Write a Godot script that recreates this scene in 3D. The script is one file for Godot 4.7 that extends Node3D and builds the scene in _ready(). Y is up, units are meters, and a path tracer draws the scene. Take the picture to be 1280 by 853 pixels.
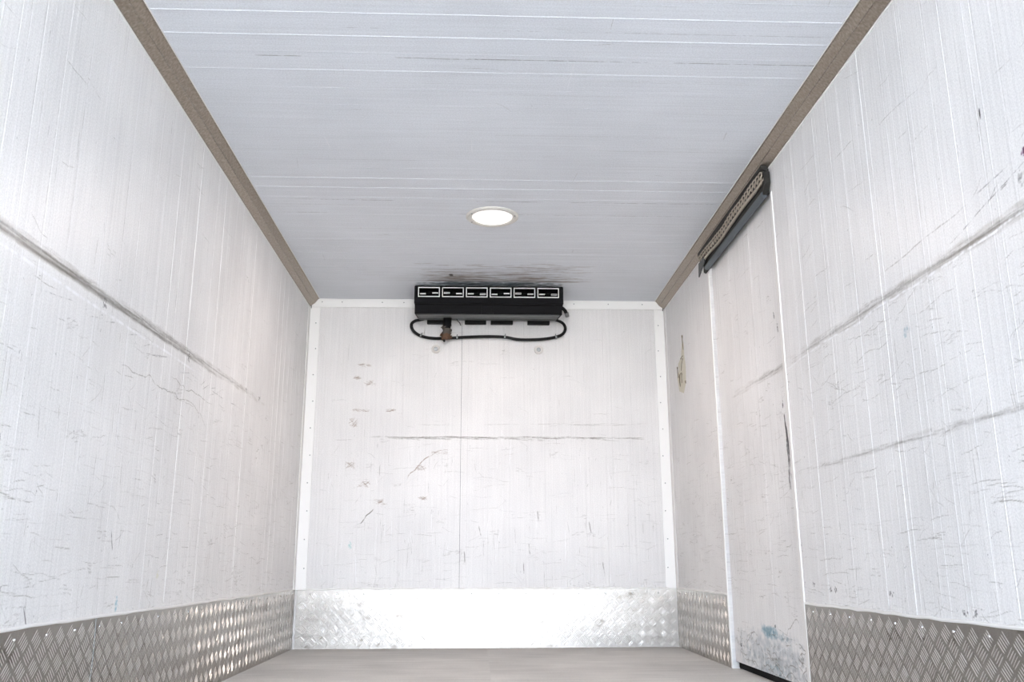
extends Node3D
# Inside of an empty refrigerated lorry box, seen from its open rear end.
# x runs across the box, y up, z from the bulkhead (0) to the open rear.

const W := 1.05        # half width
const H := 1.965       # ceiling height
const ZO := 7.5        # open rear end
const DADO := 0.306    # height of the tread plate
const TW := 3.6        # length covered by one wall texture
const DOOR_A := 1.035  # far edge of the side door
const DOOR_B := 1.955  # near edge of the side door
const DOOR_H := 1.86   # top of the door opening
const DOOR_X := 1.065  # face of the door leaf

var rng := RandomNumberGenerator.new()
var M := {}


class Canvas:
	var w: int
	var h: int
	var sw: float
	var sh: float
	var d: PackedByteArray
	var r: RandomNumberGenerator

	func _init(pw: int, ph: int, mw: float, mh: float, rr: RandomNumberGenerator) -> void:
		w = pw
		h = ph
		sw = mw
		sh = mh
		r = rr
		d = PackedByteArray()
		d.resize(w * h * 3)

	# base colour varied by blotches, by streaks along y and by grain
	func base(c: Color, blotch: float, streak: float, grain: float, sd: int, along_x := false) -> void:
		var a := Canvas.noise(w / 4, h / 4, 0.012, sd, 4, w, h)
		var b := Canvas.noise(w, maxi(h / 48, 8), 0.16, sd + 1, 3, w, h) if not along_x else Canvas.noise(maxi(w / 48, 8), h, 0.16, sd + 1, 3, w, h)
		var g := Canvas.noise(w, h, 0.35, sd + 2, 2, w, h)
		var cr := c.r * 255.0
		var cg := c.g * 255.0
		var cb := c.b * 255.0
		var ka := blotch / 255.0
		var kb := streak / 255.0
		var kg := grain / 255.0
		var off := 1.0 - 0.5 * (blotch + streak + grain)
		var o := 0
		for i in w * h:
			var na := a[i] * ka
			var k := off + na + b[i] * kb + g[i] * kg
			d[o] = clampi(int(cr * k), 0, 255)
			d[o + 1] = clampi(int(cg * k), 0, 255)
			d[o + 2] = clampi(int(cb * k - na * 3.0), 0, 255)
			o += 3

	static func noise(nw: int, nh: int, freq: float, sd: int, oct: int, tw: int, th: int) -> PackedByteArray:
		var n := FastNoiseLite.new()
		n.seed = sd
		n.frequency = freq
		n.fractal_octaves = oct
		var im := n.get_image(nw, nh)
		im.convert(Image.FORMAT_L8)
		if nw != tw or nh != th:
			im.resize(tw, th, Image.INTERPOLATE_CUBIC)
		return im.get_data()

	# one soft dab, metres; y upward
	func dab(x: float, y: float, rx: float, ry: float, c: Color, a: float) -> void:
		var px := x / sw * w
		var py := (1.0 - y / sh) * h
		var qx := maxf(rx / sw * w, 0.55)
		var qy := maxf(ry / sh * h, 0.55)
		var cr := c.r * 255.0
		var cg := c.g * 255.0
		var cb := c.b * 255.0
		for j in range(maxi(int(floor(py - qy)), 0), mini(int(ceil(py + qy)) + 1, h)):
			for i in range(maxi(int(floor(px - qx)), 0), mini(int(ceil(px + qx)) + 1, w)):
				var u := (i - px) / qx
				var v := (j - py) / qy
				var k := 1.0 - (u * u + v * v) * 0.8
				if k <= 0.0:
					continue
				k *= a
				var o := (j * w + i) * 3
				d[o] = int(lerpf(d[o], cr, k))
				d[o + 1] = int(lerpf(d[o + 1], cg, k))
				d[o + 2] = int(lerpf(d[o + 2], cb, k))

	# a scratch that wanders a little and comes and goes
	func stroke(x0: float, y0: float, x1: float, y1: float, wd: float, c: Color, a: float, wob := 0.0, gaps := 0.3) -> void:
		var px := maxf(Vector2((x1 - x0) / sw * w, (y1 - y0) / sh * h).length(), 1.0)
		var n := int(px / 0.8) + 1
		var dir := Vector2(x1 - x0, y1 - y0)
		var nor := Vector2(-dir.y, dir.x).normalized()
		var off := 0.0
		var drift := 0.0
		var on := 1.0
		for i in n + 1:
			var t := float(i) / n
			drift = drift * 0.93 + r.randf_range(-1, 1) * 0.1
			off += drift * wob * 0.05
			if i % 6 == 0:
				on = lerpf(on, 0.0 if r.randf() < gaps else 1.0, 0.6)
			var p := Vector2(x0, y0) + dir * t + nor * off
			dab(p.x, p.y, wd, wd, c, a * on * minf(1.0, 4.0 * minf(t, 1.0 - t) + 0.25))

	# an uneven stain out of many small dabs
	func stain(x: float, y: float, rx: float, ry: float, c: Color, a: float, n: int, s := 0.006, sx := 1.0) -> void:
		for i in n:
			var an := r.randf() * TAU
			var rr := sqrt(r.randf()) * r.randf_range(0.5, 1.0)
			dab(x + cos(an) * rr * rx, y + sin(an) * rr * ry, s * sx * r.randf_range(0.4, 1.3), s * r.randf_range(0.4, 1.3), c, a * r.randf_range(0.3, 1.0))

	func tex() -> ImageTexture:
		return ImageTexture.create_from_image(Image.create_from_data(w, h, false, Image.FORMAT_RGB8, d))


# ---------- mesh helpers ----------
func begin() -> SurfaceTool:
	var st := SurfaceTool.new()
	st.begin(Mesh.PRIMITIVE_TRIANGLES)
	return st


func tri(st: SurfaceTool, p: Array, n: Array, uv: Array) -> void:
	var o := [0, 1, 2]
	if (p[1] - p[0]).cross(p[2] - p[0]).dot(n[0] + n[1] + n[2]) > 0.0:
		o = [0, 2, 1]
	for i in o:
		st.set_normal(n[i])
		st.set_uv(uv[i])
		st.add_vertex(p[i])


func quad(st: SurfaceTool, a: Vector3, b: Vector3, c: Vector3, d: Vector3, n: Vector3, uv := [Vector2(0, 1), Vector2(1, 1), Vector2(1, 0), Vector2(0, 0)]) -> void:
	tri(st, [a, b, c], [n, n, n], [uv[0], uv[1], uv[2]])
	tri(st, [a, c, d], [n, n, n], [uv[0], uv[2], uv[3]])


func box(st: SurfaceTool, lo: Vector3, hi: Vector3, ch := 0.0) -> void:
	# a box whose edges are chamfered by ch
	var c := (lo + hi) * 0.5
	var e := (hi - lo) * 0.5
	ch = minf(ch, minf(e.x, minf(e.y, e.z)) * 0.9)
	for ax in 3:
		for s in [-1.0, 1.0]:
			var n := Vector3.ZERO
			n[ax] = s
			var u := Vector3.ZERO
			var v := Vector3.ZERO
			u[(ax + 1) % 3] = e[(ax + 1) % 3] - ch
			v[(ax + 2) % 3] = e[(ax + 2) % 3] - ch
			var m: Vector3 = c + n * e[ax]
			quad(st, m - u - v, m + u - v, m + u + v, m - u + v, n)
	if ch <= 0.0:
		return
	for ax in 3:
		var b := (ax + 1) % 3
		var d := (ax + 2) % 3
		for s in [-1.0, 1.0]:
			for t in [-1.0, 1.0]:
				var n := Vector3.ZERO
				n[b] = s
				n[d] = t
				var p := Vector3.ZERO
				p[b] = s * e[b]
				p[d] = t * (e[d] - ch)
				var q := Vector3.ZERO
				q[b] = s * (e[b] - ch)
				q[d] = t * e[d]
				var l := Vector3.ZERO
				l[ax] = e[ax] - ch
				quad(st, c + p - l, c + p + l, c + q + l, c + q - l, n.normalized())
	for s in [-1.0, 1.0]:
		for t in [-1.0, 1.0]:
			for r in [-1.0, 1.0]:
				var k := Vector3(s, t, r)
				var n := k.normalized()
				tri(st, [c + k * Vector3(e.x, e.y - ch, e.z - ch), c + k * Vector3(e.x - ch, e.y, e.z - ch), c + k * Vector3(e.x - ch, e.y - ch, e.z)], [n, n, n], [Vector2.ZERO, Vector2.ZERO, Vector2.ZERO])


func prism(st: SurfaceTool, prof: Array, axis: Vector3, from: float, to: float, u: Vector3, v: Vector3) -> void:
	# closed profile (u, v) pushed along axis; flat sides
	var poly := PackedVector2Array(prof)
	if Geometry2D.is_polygon_clockwise(poly):
		poly.reverse()
	var n := poly.size()
	for i in n:
		var a := poly[i]
		var b := poly[(i + 1) % n]
		var e := (b - a).normalized()
		var nn := u * e.y - v * e.x
		quad(st, u * a.x + v * a.y + axis * from, u * b.x + v * b.y + axis * from, u * b.x + v * b.y + axis * to, u * a.x + v * a.y + axis * to, nn)
	var idx := Geometry2D.triangulate_polygon(poly)
	for k in range(0, idx.size(), 3):
		for s in [[from, -axis], [to, axis]]:
			var p := []
			for q in 3:
				var a: Vector2 = poly[idx[k + q]]
				p.append(u * a.x + v * a.y + axis * s[0])
			tri(st, p, [s[1], s[1], s[1]], [Vector2.ZERO, Vector2.ZERO, Vector2.ZERO])


func smooth_path(pts: Array, per := 6) -> Array:
	var out := []
	for i in pts.size() - 1:
		var a: Vector3 = pts[maxi(i - 1, 0)]
		var b: Vector3 = pts[i]
		var c: Vector3 = pts[i + 1]
		var d: Vector3 = pts[mini(i + 2, pts.size() - 1)]
		for k in per:
			out.append(b.cubic_interpolate(c, a, d, float(k) / per))
	out.append(pts[-1])
	return out


func tube(st: SurfaceTool, pts: Array, radii: Array, sides := 10, caps := true) -> void:
	var rings := []
	var up := Vector3(0, 0, 1)
	for i in pts.size():
		var t: Vector3 = (pts[mini(i + 1, pts.size() - 1)] - pts[maxi(i - 1, 0)]).normalized()
		var side := up.cross(t)
		if side.length() < 0.1:
			side = Vector3(1, 0, 0).cross(t)
		side = side.normalized()
		up = t.cross(side).normalized()
		var r: float = radii[mini(i, radii.size() - 1)]
		var ring := []
		for k in sides:
			var an := TAU * k / sides
			ring.append([pts[i] + (side * cos(an) + up * sin(an)) * r, side * cos(an) + up * sin(an)])
		rings.append(ring)
	var z := Vector2.ZERO
	for i in pts.size() - 1:
		for k in sides:
			var a: Array = rings[i][k]
			var b: Array = rings[i][(k + 1) % sides]
			var c: Array = rings[i + 1][(k + 1) % sides]
			var d: Array = rings[i + 1][k]
			tri(st, [a[0], b[0], c[0]], [a[1], b[1], c[1]], [z, z, z])
			tri(st, [a[0], c[0], d[0]], [a[1], c[1], d[1]], [z, z, z])
	if caps:
		for e in [0, pts.size() - 1]:
			var t: Vector3 = (pts[0] - pts[1]).normalized() if e == 0 else (pts[-1] - pts[-2]).normalized()
			for k in sides:
				tri(st, [pts[e], rings[e][k][0], rings[e][(k + 1) % sides][0]], [t, t, t], [z, z, z])


func lathe(st: SurfaceTool, c: Vector3, axis: Vector3, prof: Array, sides := 32) -> void:
	# prof: (radius, height along axis)
	var u := axis.cross(Vector3(0, 0, 1))
	if u.length() < 0.1:
		u = axis.cross(Vector3(1, 0, 0))
	u = u.normalized()
	var v := axis.cross(u).normalized()
	var z := Vector2.ZERO
	for i in prof.size() - 1:
		var a: Vector2 = prof[i]
		var b: Vector2 = prof[i + 1]
		var e := (b - a).normalized()
		for k in sides:
			var d0 := u * cos(TAU * k / sides) + v * sin(TAU * k / sides)
			var d1 := u * cos(TAU * (k + 1) / sides) + v * sin(TAU * (k + 1) / sides)
			var n0 := d0 * e.y - axis * e.x
			var n1 := d1 * e.y - axis * e.x
			var p := c + d0 * a.x + axis * a.y
			var q := c + d1 * a.x + axis * a.y
			var r := c + d1 * b.x + axis * b.y
			var s := c + d0 * b.x + axis * b.y
			if a.x > 1e-6:
				tri(st, [p, q, r], [n0, n1, n1], [z, z, z])
			if b.x > 1e-6:
				tri(st, [p, r, s], [n0, n1, n0], [z, z, z])


func lump(st: SurfaceTool, c: Vector3, r: Vector3, sd: int, rough := 0.35, rings := 8, sides := 12) -> void:
	# a crusty uneven ball
	var n := FastNoiseLite.new()
	n.seed = sd
	n.frequency = 1.4
	var g := []
	for i in rings + 1:
		var row := []
		for k in sides:
			var th := PI * i / rings
			var ph := TAU * k / sides
			var d := Vector3(sin(th) * cos(ph), cos(th), sin(th) * sin(ph))
			row.append(c + d * r * (1.0 + rough * n.get_noise_3dv(d * 1.7)))
		g.append(row)
	var z := Vector2.ZERO
	for i in rings:
		for k in sides:
			var a: Vector3 = g[i][k]
			var b: Vector3 = g[i][(k + 1) % sides]
			var e: Vector3 = g[i + 1][(k + 1) % sides]
			var f: Vector3 = g[i + 1][k]
			var nn := ((a + b + e + f) * 0.25 - c).normalized()
			if i > 0:
				tri(st, [a, b, e], [(a - c).normalized(), (b - c).normalized(), (e - c).normalized()], [z, z, z])
			if i < rings - 1:
				tri(st, [a, e, f], [(a - c).normalized(), (e - c).normalized(), nn], [z, z, z])


# a sheet of wall lining: ribs run along v, profile = [(u, height)], thickness behind it
func sheet(st: SurfaceTool, o: Vector3, u: Vector3, v: Vector3, n: Vector3, prof: Array, v0: float, v1: float, uvf: Callable, thick := 0.06) -> void:
	for i in prof.size() - 1:
		var a: Vector2 = prof[i]
		var b: Vector2 = prof[i + 1]
		var e := (b - a).normalized()
		var nn := (n * e.x - u * e.y).normalized()
		quad(st, o + u * a.x + n * a.y + v * v0, o + u * b.x + n * b.y + v * v0, o + u * b.x + n * b.y + v * v1, o + u * a.x + n * a.y + v * v1, nn, [uvf.call(a.x, v0), uvf.call(b.x, v0), uvf.call(b.x, v1), uvf.call(a.x, v1)])
		for s in [[v0, -v], [v1, v]]:
			var w: float = s[0]
			quad(st, o + u * a.x + n * a.y + v * w, o + u * b.x + n * b.y + v * w, o + u * b.x - n * thick + v * w, o + u * a.x - n * thick + v * w, s[1], [uvf.call(a.x, w), uvf.call(b.x, w), uvf.call(b.x, w), uvf.call(a.x, w)])
	var a0: Vector2 = prof[0]
	var b0: Vector2 = prof[-1]
	quad(st, o + u * a0.x - n * thick + v * v0, o + u * b0.x - n * thick + v * v0, o + u * b0.x - n * thick + v * v1, o + u * a0.x - n * thick + v * v1, -n)
	for s in [[a0, -u], [b0, u]]:
		var q: Vector2 = s[0]
		quad(st, o + u * q.x + n * q.y + v * v0, o + u * q.x - n * thick + v * v0, o + u * q.x - n * thick + v * v1, o + u * q.x + n * q.y + v * v1, s[1], [uvf.call(q.x, v0), uvf.call(q.x, v0), uvf.call(q.x, v1), uvf.call(q.x, v1)])


func ribs(from: float, to: float, list: Array) -> Array:
	# profile between two ends with the ribs (place, width, height) that lie inside
	var p := [Vector2(from, 0)]
	for r in list:
		var w: float = r[1]
		if r[0] - w > from and r[0] + w < to and r[0] - w * 0.5 > p[-1].x:
			p.append_array([Vector2(r[0] - w * 0.5, 0), Vector2(r[0] - w * 0.2, r[2]), Vector2(r[0] + w * 0.2, r[2]), Vector2(r[0] + w * 0.5, 0)])
	p.append(Vector2(to, 0))
	return p


# ---------- node helpers ----------
func put(called: String, st: SurfaceTool, m: Material, parent: Node = self) -> MeshInstance3D:
	var o := MeshInstance3D.new()
	o.name = numbered(called, parent)
	o.mesh = st.commit()
	o.material_override = m
	o.cast_shadow = GeometryInstance3D.SHADOW_CASTING_SETTING_ON
	parent.add_child(o, true)
	return o


func numbered(called: String, parent: Node) -> String:
	var nm := called
	var k := 1
	while parent.has_node(nm):
		nm = "%s_%03d" % [called, k]
		k += 1
	return nm


func tag(o: Node, label: String, category: String, kind := "", group := "") -> Node:
	o.set_meta("label", label)
	o.set_meta("category", category)
	if kind:
		o.set_meta("kind", kind)
	if group:
		o.set_meta("group", group)
	return o


func thing(called: String, label: String, category: String, at := Vector3.ZERO, kind := "") -> Node3D:
	var o := Node3D.new()
	o.name = numbered(called, self)
	o.position = at
	add_child(o, true)
	tag(o, label, category, kind)
	return o


func mat(c: Color, rough: float, metal := 0.0, tex: Texture2D = null, spec := 0.5) -> StandardMaterial3D:
	var m := StandardMaterial3D.new()
	m.albedo_color = c
	m.roughness = rough
	m.metallic = metal
	m.metallic_specular = spec
	if tex:
		m.albedo_texture = tex
	m.texture_filter = BaseMaterial3D.TEXTURE_FILTER_LINEAR_WITH_MIPMAPS_ANISOTROPIC
	return m


func noise_tex(freq: float, sd: int, lo: Color, hi: Color, size := 512, oct := 4, normal := false) -> NoiseTexture2D:
	var n := FastNoiseLite.new()
	n.seed = sd
	n.frequency = freq
	n.fractal_octaves = oct
	var t := NoiseTexture2D.new()
	t.width = size
	t.height = size
	t.seamless = true
	t.noise = n
	t.as_normal_map = normal
	if not normal:
		var g := Gradient.new()
		g.set_color(0, lo)
		g.set_color(1, hi)
		t.color_ramp = g
	return t


# ---------- light and camera ----------
func set_up() -> void:
	var cam := Camera3D.new()
	cam.name = "camera"
	cam.transform = Transform3D(Basis(Vector3(0.999225, -0.002802, 0.039271), Vector3(-0.006929, 0.969377, 0.245481), Vector3(-0.038757, -0.245562, 0.968606)), Vector3(-0.06151, 0.43830, 5.03570))
	cam.fov = 42.283
	cam.near = 0.05
	cam.far = 200.0
	add_child(cam)
	cam.current = true
	var sky := ProceduralSkyMaterial.new()
	sky.sky_top_color = Color(0.82, 0.90, 1.0)
	sky.sky_horizon_color = Color(0.93, 0.96, 1.0)
	sky.sky_curve = 0.2
	sky.sky_energy_multiplier = 5.0
	sky.ground_horizon_color = Color(0.80, 0.80, 0.80)
	sky.ground_bottom_color = Color(0.72, 0.72, 0.72)
	sky.ground_energy_multiplier = 6.0
	var env := Environment.new()
	env.background_mode = Environment.BG_SKY
	env.sky = Sky.new()
	env.sky.sky_material = sky
	env.background_energy_multiplier = 1.0
	env.tonemap_mode = Environment.TONE_MAPPER_LINEAR
	env.tonemap_exposure = 0.575
	env.sdfgi_enabled = true
	env.ssao_enabled = true
	env.ssil_enabled = true
	var we := WorldEnvironment.new()
	we.name = "world_environment"
	we.environment = env
	add_child(we)


# ---------- surfaces ----------
const DIRT := Color(0.36, 0.34, 0.31)
const DARK := Color(0.16, 0.15, 0.15)
const SHINE := Color(0.99, 0.99, 1.0)


func scratches(c: Canvas, n: int, x0: float, x1: float, y0: float, y1: float) -> void:
	for i in n:
		var x := rng.randf_range(x0, x1)
		var y := y0 + (y1 - y0) * pow(rng.randf(), 1.3)
		var k := rng.randf()
		if k < 0.30:      # a level scrape
			c.stroke(x, y, x + rng.randf_range(0.02, 0.14), y + rng.randf_range(-0.008, 0.008), 0.0011, DIRT, rng.randf_range(0.08, 0.4), 0.02)
		elif k < 0.50:    # an upright scrape
			c.stroke(x, y, x + rng.randf_range(-0.01, 0.01), y - rng.randf_range(0.015, 0.10), 0.0012, DIRT, rng.randf_range(0.1, 0.45), 0.01)
		elif k < 0.62:    # a slanting one
			c.stroke(x, y, x + rng.randf_range(0.02, 0.10), y + rng.randf_range(-0.06, 0.06), 0.001, DIRT, rng.randf_range(0.1, 0.4), 0.05)
		elif k < 0.85:    # a speck
			c.stain(x, y, 0.006, 0.006, DARK, rng.randf_range(0.1, 0.5), 3, 0.0018)
		elif k < 0.95:    # a polished mark
			c.stroke(x, y, x + rng.randf_range(-0.01, 0.01), y - rng.randf_range(0.03, 0.2), 0.0014, SHINE, 0.5, 0.01)
		else:             # a smear
			var lean := rng.randf_range(-0.3, 0.3)
			for q in 9:
				var ax := x + rng.randf_range(-0.03, 0.03)
				var ay := y + rng.randf_range(-0.012, 0.012)
				c.stroke(ax, ay, ax + 0.02, ay + 0.02 * lean, 0.0016, DIRT, rng.randf_range(0.05, 0.2), 0.02, 0.4)


func band(c: Canvas, x0: float, x1: float, y0: float, y1: float, half: float, strength: float) -> void:
	# the rubbing mark that runs round the box
	for k in int((x1 - x0) * 220 * strength):   # the soft grey brown rub itself
		var bx := lerpf(x0, x1, pow(rng.randf(), 0.62))
		var by := lerpf(y0, y1, (bx - x0) / (x1 - x0)) + half * 1.1 * rng.randf_range(-1, 1)
		c.dab(bx, by, rng.randf_range(0.012, 0.05), rng.randf_range(0.003, 0.007), Color(0.50, 0.47, 0.43), rng.randf_range(0.02, 0.075))
	var n := int((x1 - x0) / 0.05 * 4 * strength) + 4
	for i in n:
		var x := lerpf(x0, x1, pow(rng.randf(), 0.62))
		var t := (x - x0) / (x1 - x0)
		var y := lerpf(y0, y1, t) + half * rng.randf_range(-1, 1) * rng.randf()
		c.stroke(x, y, minf(x + rng.randf_range(0.05, 0.3), x1), y + rng.randf_range(-0.004, 0.004), 0.0025, DIRT if rng.randf() < 0.9 else DARK, rng.randf_range(0.02, 0.085), 0.006, 0.4)


func rib_wear(c: Canvas, list: Array, y0: float, y1: float) -> void:
	# along each rib the paint is rubbed bright in places and grimy beside it
	for r in list:
		for k in 3:
			var a := rng.randf_range(y0, y1)
			var b := minf(a + rng.randf_range(0.2, 0.9), y1)
			c.stroke(r[0], a, r[0], b, 0.0022, SHINE, 0.22, 0.0, 0.5)
			a = rng.randf_range(y0, y1)
			b = minf(a + rng.randf_range(0.2, 0.9), y1)
			c.stroke(r[0] + 0.006, a, r[0] + 0.006, b, 0.0016, DIRT, 0.10, 0.0, 0.5)


func wall_surface(seed_at: int, left: bool, list: Array) -> ImageTexture:
	rng.seed = seed_at
	var c := Canvas.new(2048, 1024, TW, H, rng)
	c.base(Color(0.915, 0.912, 0.91), 0.07, 0.06, 0.13, seed_at)
	rib_wear(c, list, DADO, H)
	# upright brushed hairlines
	for i in 260:
		var x := rng.randf() * TW
		var y := rng.randf_range(0.3, H)
		c.stroke(x, y, x, minf(y + rng.randf_range(0.1, 0.6), H), 0.0009, DIRT if rng.randf() < 0.5 else SHINE, 0.13, 0.0, 0.4)
	# the lower part is worn more
	scratches(c, 1250, 0.0, TW, DADO, 1.12)
	scratches(c, 140, 0.0, TW, 1.1, H)
	for i in 160:   # fine level wear below the rub mark
		var x := rng.randf() * TW
		var y := rng.randf_range(DADO, 0.9)
		c.stroke(x, y, x + rng.randf_range(0.05, 0.4), y + rng.randf_range(-0.004, 0.004), 0.001, DIRT, 0.12, 0.01, 0.5)
	if left:
		band(c, 0.95, 3.6, 1.165, 1.122, 0.013, 1.0)
		band(c, 1.6, 3.6, 1.14, 1.112, 0.006, 1.0)
		c.stroke(1.9, 1.10, 3.5, 1.088, 0.005, SHINE, 0.3, 0.0025, 0.4)
		for k in 16:
			var z := rng.randf_range(1.4, 3.4)
			c.stroke(z, 1.085 + rng.randf_range(-0.02, 0.01), z + rng.randf_range(0.05, 0.16), 1.075 + rng.randf_range(-0.03, 0.01), 0.0014, DARK, 0.3, 0.008, 0.5)
		for q in [[1.28, 1.163], [1.05, 1.175], [2.05, 1.13], [2.75, 1.115]]:
			c.stain(q[0], q[1], 0.016, 0.018, DARK, 0.6, 14, 0.004)
		# curved scratches left by hooks
		for q in [[2.2, 1.03, 1.75, 1.0], [2.25, 0.98, 1.8, 0.93], [2.6, 0.98, 2.15, 0.95]]:
			c.stroke(q[0], q[1], q[2], q[3], 0.0014, DIRT, 0.5, 0.05, 0.3)
			c.stroke(q[2], q[3], q[2] - 0.01, q[3] - 0.09, 0.0012, DIRT, 0.4, 0.05, 0.3)
		c.stain(2.464, 0.335, 0.012, 0.03, Color(0.45, 0.68, 0.75), 0.35, 26, 0.005)
		c.stain(2.16, 0.41, 0.012, 0.012, Color(0.75, 0.72, 0.45), 0.25, 12, 0.004)
		c.stain(3.176, 0.695, 0.004, 0.020, DARK, 0.6, 24, 0.003)
		for q in [[2.98, 0.35, 2.95, 0.24], [3.17, 0.44, 3.14, 0.36], [2.55, 0.53, 2.53, 0.48]]:
			c.stroke(q[0], q[1], q[2], q[3], 0.0022, DARK, 0.5, 0.03, 0.2)
	else:
		band(c, 1.96, 3.6, 1.140, 1.142, 0.016, 1.35)
		band(c, 1.15, 1.96, 1.158, 1.146, 0.014, 0.55)
		band(c, 2.0, 3.6, 0.742, 0.752, 0.01, 0.35)
		c.stroke(1.97, 1.118, 3.6, 1.112, 0.004, SHINE, 0.4, 0.01, 0.3)
		for k in 24:
			var z := rng.randf_range(2.2, 3.55)
			var y := rng.randf_range(0.86, 1.1)
			c.stroke(z, y, z + rng.randf_range(0.06, 0.3), y + rng.randf_range(-0.05, 0.06), 0.0014, DIRT, 0.30, 0.04, 0.5)
		for k in 14:   # slanting scratches above the rub mark
			var z := rng.randf_range(1.98, 3.3)
			var y := rng.randf_range(1.2, 1.7)
			c.stroke(z, y, z + rng.randf_range(0.05, 0.14), y + rng.randf_range(0.0, 0.03), 0.001, DIRT, 0.4, 0.02, 0.4)
		c.stroke(2.75, 1.215, 3.2, 1.23, 0.002, DIRT, 0.25, 0.012, 0.4)
		# marks near the open end
		c.stain(3.43, 1.254, 0.016, 0.014, Color(0.27, 0.10, 0.24), 0.8, 40, 0.005)
		c.stain(3.405, 1.205, 0.014, 0.02, DARK, 0.3, 20, 0.004)
		for q in [[3.28, 1.20, 3.44, 1.30], [3.25, 1.24, 3.36, 1.25], [3.12, 1.17, 3.42, 1.235], [3.33, 1.21, 3.36, 1.215]]:
			c.stroke(q[0], q[1], q[2], q[3], 0.0017, DARK, 0.35, 0.008, 0.6)
		c.stroke(3.30, 1.42, 3.30, 1.395, 0.003, DARK, 0.6, 0.01, 0.1)
		c.stain(2.863, 1.021, 0.02, 0.016, Color(0.50, 0.62, 0.66), 0.35, 26, 0.005)
		for q in [[3.02, 0.33], [2.9, 0.30], [2.2, 0.36], [2.24, 0.36], [2.06, 0.37], [3.17, 0.28], [2.98, 0.33], [2.62, 0.36]]:
			c.stain(q[0], q[1], 0.016, 0.01, DARK, 0.65, 10, 0.0035)
		# door: torn seal mark, worn blue kick area
		for k in 5:
			c.stroke(1.868 + rng.randf_range(-0.004, 0.004), 0.97, 1.886, 0.70, 0.0035, DARK, 0.5, 0.03, 0.45)
		c.stroke(1.871, 0.94, 1.879, 0.82, 0.007, DARK, 0.6, 0.04, 0.25)
		for q in [[1.86, 1.01], [1.84, 1.36], [1.87, 1.30]]:
			c.stain(q[0], q[1], 0.007, 0.02, DARK, 0.7, 16, 0.004)
		c.stain(1.50, 0.09, 0.55, 0.12, Color(0.58, 0.62, 0.65), 0.16, 1100, 0.014, 1.2)
		c.stain(1.60, 0.05, 0.4, 0.09, Color(0.40, 0.42, 0.44), 0.14, 500, 0.008, 1.4)
		c.stain(1.52, 0.185, 0.11, 0.03, Color(0.33, 0.50, 0.58), 0.34, 170, 0.008, 1.4)
		c.stain(1.68, 0.175, 0.10, 0.015, Color(0.33, 0.44, 0.50), 0.3, 50, 0.006, 1.5)
		c.stain(1.56, 0.05, 0.16, 0.03, Color(0.34, 0.50, 0.56), 0.2, 60, 0.008, 1.4)
		for k in 46:
			var z := rng.randf_range(1.06, 1.85)
			var y := rng.randf_range(0.03, 0.18)
			c.stroke(z, y, z + rng.randf_range(0.03, 0.2), y + rng.randf_range(-0.02, 0.02), 0.002, DIRT if rng.randf() < 0.7 else SHINE, 0.45, 0.08, 0.35)
		for k in 40:
			c.stain(rng.randf_range(1.06, 1.9), rng.randf_range(0.02, 0.17), 0.02, 0.01, DIRT, 0.4, 8, 0.004)
		scratches(c, 150, 1.06, 1.9, 0.15, 1.7)
	return c.tex()


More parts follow.
